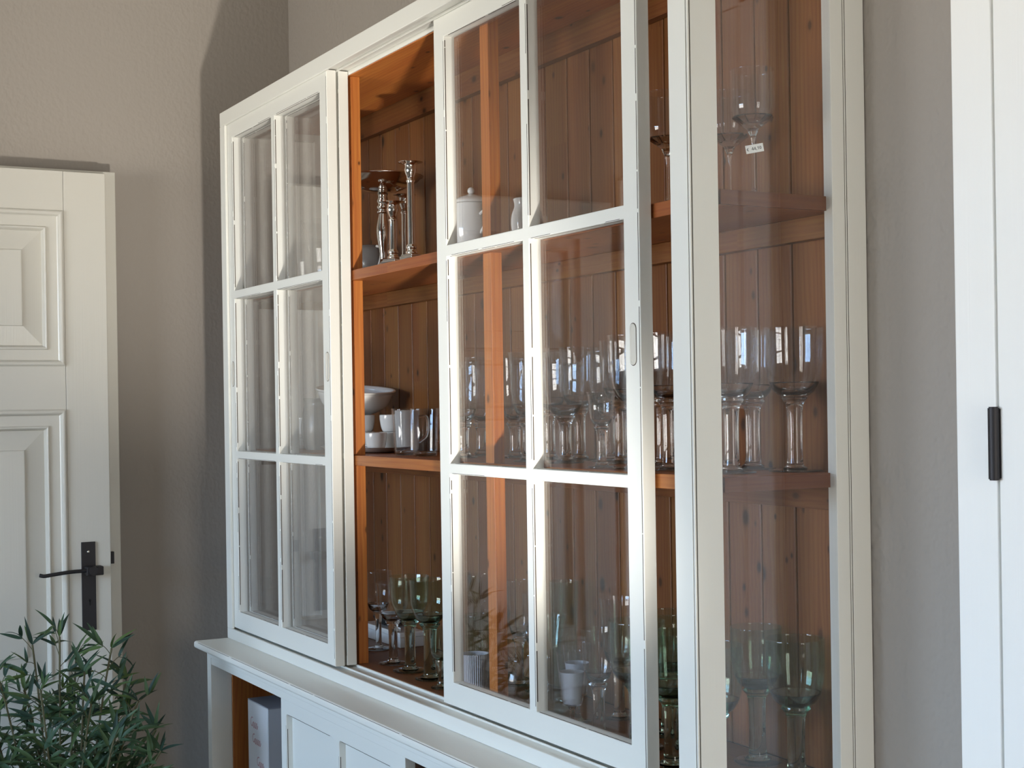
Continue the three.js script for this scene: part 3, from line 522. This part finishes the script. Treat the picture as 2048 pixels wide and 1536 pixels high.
// low white box with dark things on it at the back of the open bay
{
  const o = thing('storage_box', 'low white box at the back of the open bay behind the goblets', 'box', [0.44, FL, -0.237]);
  mesh('tray', [box(-0.10, 0.10, 0.0005, 0.031, -0.03, 0.028, 0.0015)], M.china, o);
  mesh('lid', [box(-0.102, 0.102, 0.0225, 0.0335, -0.031, 0.0295, 0.0015)], M.china, o);
  const b = thing('dark_pouch', 'crumpled black pouch lying on the low white box', 'pouch', [0.415, FL + 0.0337, -0.238]);
  const g = new THREE.SphereGeometry(1, 28, 18), p = g.attributes.position;
  for (let i = 0; i < p.count; i++) { const x = p.getX(i), y = p.getY(i), z = p.getZ(i), k = 1 + 0.28 * fbm(x * 2, y * 2, z * 2, 3); p.setXYZ(i, x * 0.055 * k, Math.max(0.0003, (y * 0.5 + 0.45) * 0.028 * k), z * 0.023 * k); }
  g.computeVertexNormals(); mesh('body', g, M.black, b); mesh('drawstring', tube([[0.03, 0.03, 0], [0.05, 0.02, 0.012], [0.066, 0.004, 0.01], [0.075, 0.0012, 0.004]], 0.0012, 16, 6), M.china, b);
}

// ------------------------------------------------------------------ china on the middle shelf
{
  const P = thing('serving_platter', 'long white serving platter under the stacked cups', 'platter', [0.470, S2, -0.165]);
  const g = lathe([[0, 0.0005], [0.6, 0.0005], [0.82, 0.003], [1.0, 0.0118], [0.99, 0.0125], [0.8, 0.0055], [0, 0.0050]], 56); g.scale(0.165, 1, 0.086); g.computeVertexNormals();
  mesh('body', g, M.china, P);
  const yb = S2 + 0.0057;
  const cup = (label, x, y, z, turn) => {
    const o = thing('cup', label, 'cup', [x, y, z], 'white cups stacked on the middle shelf', turn);
    mesh('body', shell(sp2([[0.0135, 0.0004], [0.0165, 0.0015], [0.0205, 0.010], [0.0232, 0.026], [0.0236, 0.0365]]), 0.0022), M.china, o);
    mesh('handle', tube([[0.0215, 0.028, 0], [0.031, 0.028, 0], [0.0335, 0.019, 0], [0.028, 0.0105, 0], [0.0202, 0.010, 0]], 0.0022, 20, 8), M.china, o);
  };
  cup('white cup in the lower row beside the glass mug', 0.563, yb, -0.150, -2.5);
  cup('white cup in the lower row, behind the first wooden post', 0.466, yb, -0.165, 2.4);
  cup('white cup at the back of the lower row', 0.518, yb, -0.203, 1.6);
  cup('white cup in the upper row nearest the wooden post', 0.466, yb + 0.0372, -0.165, 2.6);
  cup('white cup in the upper row beside the white mug', 0.521, yb + 0.0372, -0.203, 1.9);
  cup('white cup in the lower row at the left end of the platter', 0.378, yb, -0.165, 2.9);
  cup('white cup in the upper row at the left, under the bowl', 0.378, yb + 0.0372, -0.165, 3.3);
  const bw = thing('serving_bowl', 'wide white bowl resting tilted on the stacked cups', 'bowl', [0.415, S2 + 0.0855, -0.165]);
  mesh('body', shell(sp2([[0.040, 0.0004], [0.046, 0.001], [0.070, 0.016], [0.082, 0.040], [0.0835, 0.046], [0.0875, 0.0505]], 30), 0.003), M.china, bw);
  mesh('rim', lathe([[0.0835, 0.0480], [0.0885, 0.0492], [0.0895, 0.0515], [0.0875, 0.0530], [0.0840, 0.0515], [0.0835, 0.0480]], 56), M.china, bw);
  bw.rotation.z = -0.12;
  vessel('mug', 'white china mug standing behind the glass mugs', 'mug', 'mugs in the open bay', 0.588, yb, -0.212, sp2([[0.021, 0.0004], [0.0235, 0.003], [0.025, 0.04], [0.0265, 0.083]]), 0.0025, M.china, (o) => mesh('handle', tube([[0.0245, 0.066, 0], [0.04, 0.064, 0], [0.043, 0.045, 0], [0.036, 0.026, 0], [0.0238, 0.024, 0]], 0.003, 24, 8), M.china, o)).rotation.y = 2.2;
  for (const [x, z, lab, a] of [[0.770, -0.125, 'clear glass mug with handle, left one of the two in the open bay', 1.0], [0.852, -0.128, 'clear glass mug partly hidden by the right sliding door', 1.05]]) {
    const o = vessel('glass_mug', lab, 'mug', 'glass mugs in the open bay', x, S2, z, sp2([[0.019, 0.0006], [0.0235, 0.004], [0.0250, 0.03], [0.0265, 0.065], [0.0290, 0.093]]), 0.0016, M.bowlClear,
      (q) => { mesh('base', lathe([[0, 0.002], [0.0205, 0.0022], [0.0222, 0.008], [0.020, 0.0105], [0, 0.0105]], 36), M.solidClear, q); mesh('handle', tube([[0.0255, 0.076, 0], [0.040, 0.078, 0], [0.044, 0.060, 0], [0.040, 0.038, 0], [0.0262, 0.026, 0]], 0.0031, 26, 10), M.solidClear, q); });
    o.rotation.y = a;
  }
  // behind the left doors: a jug, a stack of plates and a cup
  vessel('jug', 'white china jug, shade put into its colour, behind the left sliding doors', 'jug', null, 0.215, S2, -0.160, sp2([[0.03, 0.0004], [0.034, 0.003], [0.043, 0.04], [0.040, 0.08], [0.034, 0.105], [0.037, 0.118]], 30), 0.003, M.chinaShade, (o) => mesh('handle', tube([[0.033, 0.104, 0], [0.058, 0.10, 0], [0.064, 0.07, 0], [0.055, 0.035, 0], [0.041, 0.03, 0]], 0.004, 24, 8), M.china, o)).rotation.y = 2.9;
  for (let k = 0; k < 5; k++) {
    const o = thing('plate', ['bottom', 'second', 'third', 'fourth', 'topmost'][k] + ' white plate of the stack behind the left sliding doors', 'plate', [0.110, S2 + 0.0003 + k * 0.0068, -0.160], 'plates behind the left sliding doors');
    mesh('body', lathe([[0, 0.0004], [0.045, 0.0004], [0.05, 0.002], [0.066, 0.0085], [0.0668, 0.0095], [0.065, 0.0095], [0.048, 0.0045], [0, 0.0035]], 44), M.china, o);
  }
  const o = thing('cup', 'white cup on top of the plate stack behind the left doors', 'cup', [0.112, S2 + 0.0318, -0.160], 'white cups stacked on the middle shelf', 0.8);
  mesh('body', shell(sp2([[0.0155, 0.0004], [0.0185, 0.002], [0.024, 0.014], [0.027, 0.042]]), 0.0022), M.china, o);
  mesh('handle', tube([[0.0255, 0.034, 0], [0.036, 0.034, 0], [0.039, 0.024, 0], [0.032, 0.014, 0], [0.0235, 0.0135, 0]], 0.0024, 20, 8), M.china, o);
}

// ------------------------------------------------------------------ silver and china on the top shelf
{
  const t = thing('cake_stand', 'silver cake stand with shallow dish on a tall baluster stem', 'cake stand', [0.589, S1Y, -0.163]);
  mesh('dish', lathe([[0, 0.172], [0.012, 0.172], [0.03, 0.1745], [0.055, 0.183], [0.074, 0.195], [0.081, 0.2035], [0.0855, 0.2050], [0.0865, 0.2065], [0.0850, 0.2075], [0.0805, 0.2060], [0.072, 0.1985], [0.054, 0.1862], [0.03, 0.1772], [0, 0.1752]], 64), M.silver, t);
  mesh('stem', lathe([[0, 0.026], [0.0085, 0.027], ...spline([[0.0080, 0.036], [0.0090, 0.050], [0.0135, 0.078], [0.0142, 0.098], [0.0100, 0.122], [0.0085, 0.129]], 24), [0.0120, 0.130], [0.0125, 0.133], [0.0095, 0.1355], [0.0095, 0.138], [0.0125, 0.140], [0.0128, 0.144], [0.0095, 0.147], [0.0100, 0.151], [0.0125, 0.1535], [0.0120, 0.157], [0.0105, 0.160], [0.0095, 0.166], [0.012, 0.172], [0, 0.1724]], 48), M.silver, t);
  mesh('foot', lathe([[0, 0.0004], [0.0285, 0.0004], [0.0295, 0.003], [0.0280, 0.006], [0.022, 0.009], [0.015, 0.016], [0.010, 0.024], [0.0085, 0.0268], [0, 0.0268]], 56), M.silver, t);
  const stick = (label, x, z, h, k, turn) => {
    const o = thing('candlestick', label, 'candlestick', [x, S1Y, z], 'silver candlesticks on the top shelf', turn);
    const b = 0.0205 * k, rs = 0.0074 * k;
    mesh('base', [box(-b, b, 0.0004, 0.005, -b, b, 0.001), box(-b * 0.84, b * 0.84, 0.005, 0.016, -b * 0.84, b * 0.84, 0.0015), box(-b * 0.74, b * 0.74, 0.0158, 0.0195, -b * 0.74, b * 0.74, 0.001)], M.silver, o);
    mesh('shaft', lathe([[0, 0.0194], [rs * 1.6, 0.0195], [rs * 1.65, 0.024], [rs * 1.25, 0.0275], [rs * 1.25, 0.0305], [rs * 1.5, 0.033], [rs * 1.35, 0.0375], [rs * 1.0, 0.040], [rs * 0.95, h - 0.040], [rs * 1.2, h - 0.0385], [rs * 1.2, h - 0.036], [rs * 0.98, h - 0.034], [0, h - 0.034]], 36), M.silver, o);
    mesh('cup', lathe([[0, h - 0.0342], [rs * 1.0, h - 0.034], [rs * 1.05, h - 0.028], [rs * 1.45, h - 0.0215], [rs * 1.65, h - 0.015], [rs * 1.45, h - 0.0105], [rs * 1.5, h - 0.006], [rs * 2.1, h - 0.0028], [rs * 3.3 / k, h - 0.0008], [rs * 3.3 / k, h], [rs * 1.3, h - 0.0012], [rs * 1.2, h - 0.012], [0, h - 0.012]], 40), M.silver, o);
  };
  stick('tallest silver column candlestick on the top shelf, at the front right', 0.816, -0.122, 0.201, 1, 0.35);
  stick('shortest silver column candlestick, in front of the cake stand', 0.7150, -0.128, 0.136, 1.04, 0.5);
  stick('middle sized silver candlestick standing behind the tallest one', 0.583, -0.2160, 0.172, 1, 0.2);
  vessel('china_jug', 'white china pot, shade put into its grey colour, behind the cake stand beside the first post', 'pot', null, 0.425, S1Y, -0.205, sp2([[0.022, 0.0004], [0.030, 0.004], [0.041, 0.035], [0.036, 0.066], [0.026, 0.078]]), 0.003, M.chinaShade, (o) => mesh('handle', tube([[0.034, 0.075, 0], [0.052, 0.07, 0], [0.055, 0.05, 0], [0.040, 0.028, 0]], 0.0034, 20, 8), M.china, o));
  vessel('sugar_pot', 'white china pot with domed lid and ball knob on the top shelf', 'pot', 'porcelain pots on the top shelf', 1.000, S1Y, -0.160, sp2([[0.024, 0.0004], [0.030, 0.004], [0.0385, 0.035], [0.0395, 0.060], [0.034, 0.088], [0.0330, 0.097]], 28), 0.003, M.china, (o) => {
    const l = mesh('lid', lathe([[0, 0.0975], [0.0355, 0.0975], [0.0360, 0.1005], [0.032, 0.1045], [0.024, 0.1095], [0.010, 0.114], [0.004, 0.1165], [0, 0.1165]], 48), M.china, o);
    mesh('knob', new THREE.SphereGeometry(0.0068, 24, 16).translate(0, 0.1222, 0), M.china, l);
    mesh('handle', tube([[0.034, 0.075, 0], [0.050, 0.078, 0], [0.052, 0.055, 0], [0.038, 0.040, 0]], 0.003, 20, 8), M.china, o);
  });
  const c = thing('cream_jug', 'small white cream jug right of the second wooden post on the top shelf', 'jug', [1.224, S1Y, -0.152], 'porcelain pots on the top shelf', 2.6);
  const cg = shell(sp2([[0.017, 0.0004], [0.021, 0.003], [0.0275, 0.030], [0.0265, 0.050], [0.0215, 0.066], [0.0235, 0.078]], 26), 0.002), q = cg.attributes.position;
  for (let i = 0; i < q.count; i++) { const y = q.getY(i), x = q.getX(i), z = q.getZ(i); if (y > 0.06 && x > 0) { const k = (y - 0.06) / 0.018 * Math.exp(-((z / 0.008) ** 2)); q.setX(i, x + 0.008 * k); q.setY(i, y + 0.003 * k); } }
  cg.computeVertexNormals(); mesh('body', cg, M.china, c); mesh('handle', tube([[-0.0215, 0.066, 0], [-0.040, 0.066, 0], [-0.043, 0.045, 0], [-0.0265, 0.026, 0]], 0.0026, 20, 8), M.china, c);
  // behind the left doors
  for (const [x, z, h, lab] of [[0.26, -0.16, 0.15, 'cut crystal vase behind the left doors, nearer the post'], [0.12, -0.17, 0.12, 'shorter cut crystal vase behind the left doors, nearer the end']]) {
    const o = thing('crystal_vase', lab, 'vase', [x, S1Y, z], 'crystal vases behind the left doors');
    const g = shell(sp2([[h * 0.16, 0.0005], [h * 0.19, 0.004], [h * 0.2, h * 0.3], [h * 0.26, h * 0.7], [h * 0.36, h]]), 0.004, 20).toNonIndexed(); g.computeVertexNormals();
    mesh('body', g, M.bowlClear, o);
    mesh('base', lathe([[0, 0.005], [h * 0.15, 0.005], [h * 0.16, 0.02], [0, 0.022]], 20), M.solidClear, o);
  }
}

// ------------------------------------------------------------------ the file box in the open compartment below
{
  const o = thing('file_box', 'white cardboard file box with red handwriting on its narrow face', 'box', [0.206, 0.4732, -0.122]);
  const c = document.createElement('canvas'); c.width = 256; c.height = 600; const k = c.getContext('2d');
  k.fillStyle = '#d6d5d6'; k.fillRect(0, 0, 256, 600);
  k.strokeStyle = '#b08285'; k.lineWidth = 5; k.lineCap = 'round'; k.lineJoin = 'round';
  // three short handwritten words, too faint to read in the picture: loops and strokes only
  const word = (x, y, n, s, big) => { let px = x; k.beginPath(); if (big) { k.moveTo(px + 22 * s, y - 44 * s); k.bezierCurveTo(px - 14 * s, y - 50 * s, px - 10 * s, y + 8 * s, px + 18 * s, y - 6 * s); k.lineTo(px + 20 * s, y - 20 * s); px += 24 * s; } for (let i = 0; i < n; i++) { k.moveTo(px, y - 2 * s); k.bezierCurveTo(px + 4 * s, y - 34 * s, px + 22 * s, y - 30 * s, px + 10 * s, y - 2 * s); k.bezierCurveTo(px + 8 * s, y + 6 * s, px + 18 * s, y + 2 * s, px + 24 * s, y - 14 * s); px += 20 * s; } k.stroke(); };
  word(40, 118, 3, 1.0, true); word(62, 192, 4, 0.95, true); word(118, 292, 3, 0.95, true); word(128, 338, 2, 0.8, false);
  const tx = new THREE.CanvasTexture(c); tx.colorSpace = THREE.SRGBColorSpace;
  const w = 0.137, h = 0.292, d = 0.24;
  const card = std({ color: srgb(205, 204, 206), roughness: 0.8 });
  mesh('box_body', box(-w / 2, w / 2, 0, h, -d / 2, d / 2, 0.0015), card, o);
  const f = new THREE.BoxGeometry(w - 0.003, h - 0.003, 0.0006); f.translate(0, h / 2, d / 2 + 0.0002);
  mesh('front_label', f, std({ map: tx, roughness: 0.8 }), o).userData.label = 'narrow front with red handwriting';
  mesh('lid', [box(-w / 2 - 0.0012, w / 2 + 0.0012, h - 0.001, h + 0.0015, -d / 2, d / 2, 0.0006), box(-w / 2, w / 2, h + 0.0014, h + 0.0024, -0.03, 0.0, 0.0003)], std({ color: srgb(150, 150, 158), roughness: 0.85 }), o);
}

// ------------------------------------------------------------------ the bamboo plant in front
{
  const t = thing('potted_bamboo', 'leafy artificial bamboo plant in front of the open door, left of the sideboard', 'plant', [0.20, 0, 0.43]);
  const leafM = [[58, 84, 58], [46, 72, 56], [74, 98, 62], [84, 108, 58], [40, 62, 50]].map((c) => phy({ color: srgb(...c), roughness: 0.55, transmission: 0.22, thickness: 0, specularIntensity: 0.6 }));
  const stemM = std({ color: srgb(92, 88, 60), roughness: 0.7 }), potM = std({ color: srgb(92, 90, 88), roughness: 0.7 });
  mesh('pot', lathe([[0, 0.0005], [0.095, 0.0005], [0.10, 0.006], [0.125, 0.29], [0.13, 0.30], [0.13, 0.315], [0.12, 0.315], [0.118, 0.29], [0, 0.285]], 48), potM, t);
  mesh('soil', lathe([[0, 0.285], [0.117, 0.286], [0.06, 0.297], [0, 0.30]], 32), std({ color: srgb(60, 46, 36), roughness: 1 }), t);
  // three leaf shapes: long lance, folded along the midrib, drooping
  const leafG = [[0.056, 0.0046, 0.10], [0.070, 0.0050, 0.22], [0.046, 0.0044, 0.05], [0.062, 0.0044, 0.34]].map(([len, wd, droop]) => {
    const pos = [], idx = [], uv = [], N = 8;
    for (let i = 0; i <= N; i++) { const s = i / N, wv = wd * Math.pow(Math.sin(Math.PI * Math.pow(s, 0.62) * 0.985 + 0.02), 0.9), y = len * s, z = -droop * len * s * s; for (const k of [-1, 0, 1]) { pos.push(k * wv, y, z + Math.abs(k) * wv * 0.35); uv.push((k + 1) / 2, s); } }
    for (let i = 0; i < N; i++) for (const k of [0, 1]) { const a = i * 3 + k; idx.push(a, a + 1, a + 3, a + 1, a + 4, a + 3); }
    const g = new THREE.BufferGeometry(); g.setAttribute('position', new THREE.Float32BufferAttribute(pos, 3)); g.setAttribute('uv', new THREE.Float32BufferAttribute(uv, 2)); g.setIndex(idx); g.computeVertexNormals(); return g;
  });
  // axes as the room sees them: r along the wall corner, q into depth
  const R = new THREE.Vector3(0.482, 0, -0.876), Q = new THREE.Vector3(0.876, 0, 0.482), UPV = new THREE.Vector3(0, 1, 0);
  const leaves = [], twigs = [];
  const V = new THREE.Vector3();
  function leaf(p, dir, tier) { leaves.push([p.clone(), dir.clone().normalize(), rr(-1, 1), tier]); }
  const canes = [[0.00, 0.02, 1.005], [-0.065, 0.0, 0.985], [0.02, -0.03, 0.955], [0.055, 0.03, 0.93], [0.105, 0.0, 0.975], [0.125, -0.04, 0.90], [-0.135, 0.02, 0.93], [-0.19, -0.02, 0.90], [-0.10, -0.05, 0.88], [0.165, 0.02, 0.865], [0.195, -0.01, 0.80], [0.215, 0.03, 0.76], [-0.03, 0.06, 0.90], [0.08, 0.07, 0.87], [-0.21, 0.05, 0.82], [0.13, 0.08, 0.80], [0.0, -0.08, 0.84], [-0.16, 0.08, 0.84]];
  for (const [s, q, top] of canes) {
    const base = new THREE.Vector3(0, 0.29, 0).addScaledVector(R, s * 0.35 + rr(-0.02, 0.02)).addScaledVector(Q, q * 0.4);
    const tip = new THREE.Vector3(0, top - 0.045, 0).addScaledVector(R, s).addScaledVector(Q, q);
    const mid = base.clone().lerp(tip, 0.55).addScaledVector(R, -s * 0.22); mid.y += 0.02;
    const cv = new THREE.QuadraticBezierCurve3(base, mid, tip);
    mesh('cane', new THREE.TubeGeometry(cv, 18, 0.0022, 6), stemM, t);
    for (let u = 0.34; u <= 1.0; u += u > 0.75 ? rr(0.034, 0.055) : rr(0.02, 0.034)) {
      const p = cv.getPoint(Math.min(u, 1)), tan = cv.getTangent(Math.min(u, 1));
      const az = rr(0, Math.PI * 2), side = R.clone().multiplyScalar(Math.cos(az)).addScaledVector(Q, Math.sin(az) * 0.8);
      const e = p.clone().addScaledVector(side, rr(0.018, 0.05) * (1.15 - u * 0.5)).addScaledVector(UPV, rr(0.006, 0.035));
      twigs.push(new THREE.TubeGeometry(new THREE.QuadraticBezierCurve3(p, p.clone().lerp(e, 0.5).addScaledVector(tan, 0.006), e), 5, 0.0008, 4));
      const n = 2 + Math.floor(rnd() * 3);
      for (let j = 0; j < n; j++) {
        const d = side.clone().multiplyScalar(rr(0.3, 1)).addScaledVector(UPV, rr(-0.25, 1.1)).addScaledVector(R, rr(-0.7, 0.7)).addScaledVector(Q, rr(-0.5, 0.5));
        leaf(e.clone().lerp(p, rr(0, 0.25)), d, e.y);
      }
    }
    for (let j = 0; j < 4; j++) leaf(tip, new THREE.Vector3(0, rr(0.4, 1.1), 0).addScaledVector(R, rr(-0.9, 0.9)).addScaledVector(Q, rr(-0.6, 0.6)), tip.y + 0.1);
  }
  mesh('twigs', twigs, stemM, t).userData.kind = 'stuff';
  leaves.sort((a, b) => b[3] - a[3]);
  const qn = new THREE.Quaternion(), bx = new THREE.Vector3(), by = new THREE.Vector3(), bz = new THREE.Vector3(), mt = new THREE.Matrix4(), rest = leafM.map(() => []);
  leaves.forEach(([p, d, roll], i) => {
    by.copy(d); bz.set(0, 1, 0).addScaledVector(Q, 0.9 + 0.5 * roll).addScaledVector(by, -by.dot(bz)); bz.addScaledVector(by, -by.dot(bz)).normalize(); bx.crossVectors(by, bz);
    const sc = rr(0.75, 1.12); mt.makeBasis(bx, by, bz); qn.setFromRotationMatrix(mt);
    const g = leafG[Math.floor(rnd() * leafG.length)], mi = Math.floor(rnd() * leafM.length);
    if (i < 300) { const o = mesh('leaf', g, leafM[mi], t); o.position.copy(p); o.quaternion.copy(qn); o.scale.setScalar(sc); }
    else rest[mi % 2].push(plain(g.clone().applyMatrix4(new THREE.Matrix4().compose(p, qn, new THREE.Vector3(sc, sc, sc)))));
  });
  rest.forEach((l, i) => { if (l.length) { const o = mesh('foliage', l, leafM[i ? 2 : 0], t); o.userData.kind = 'stuff'; } });
}

renderer.render(scene, camera);
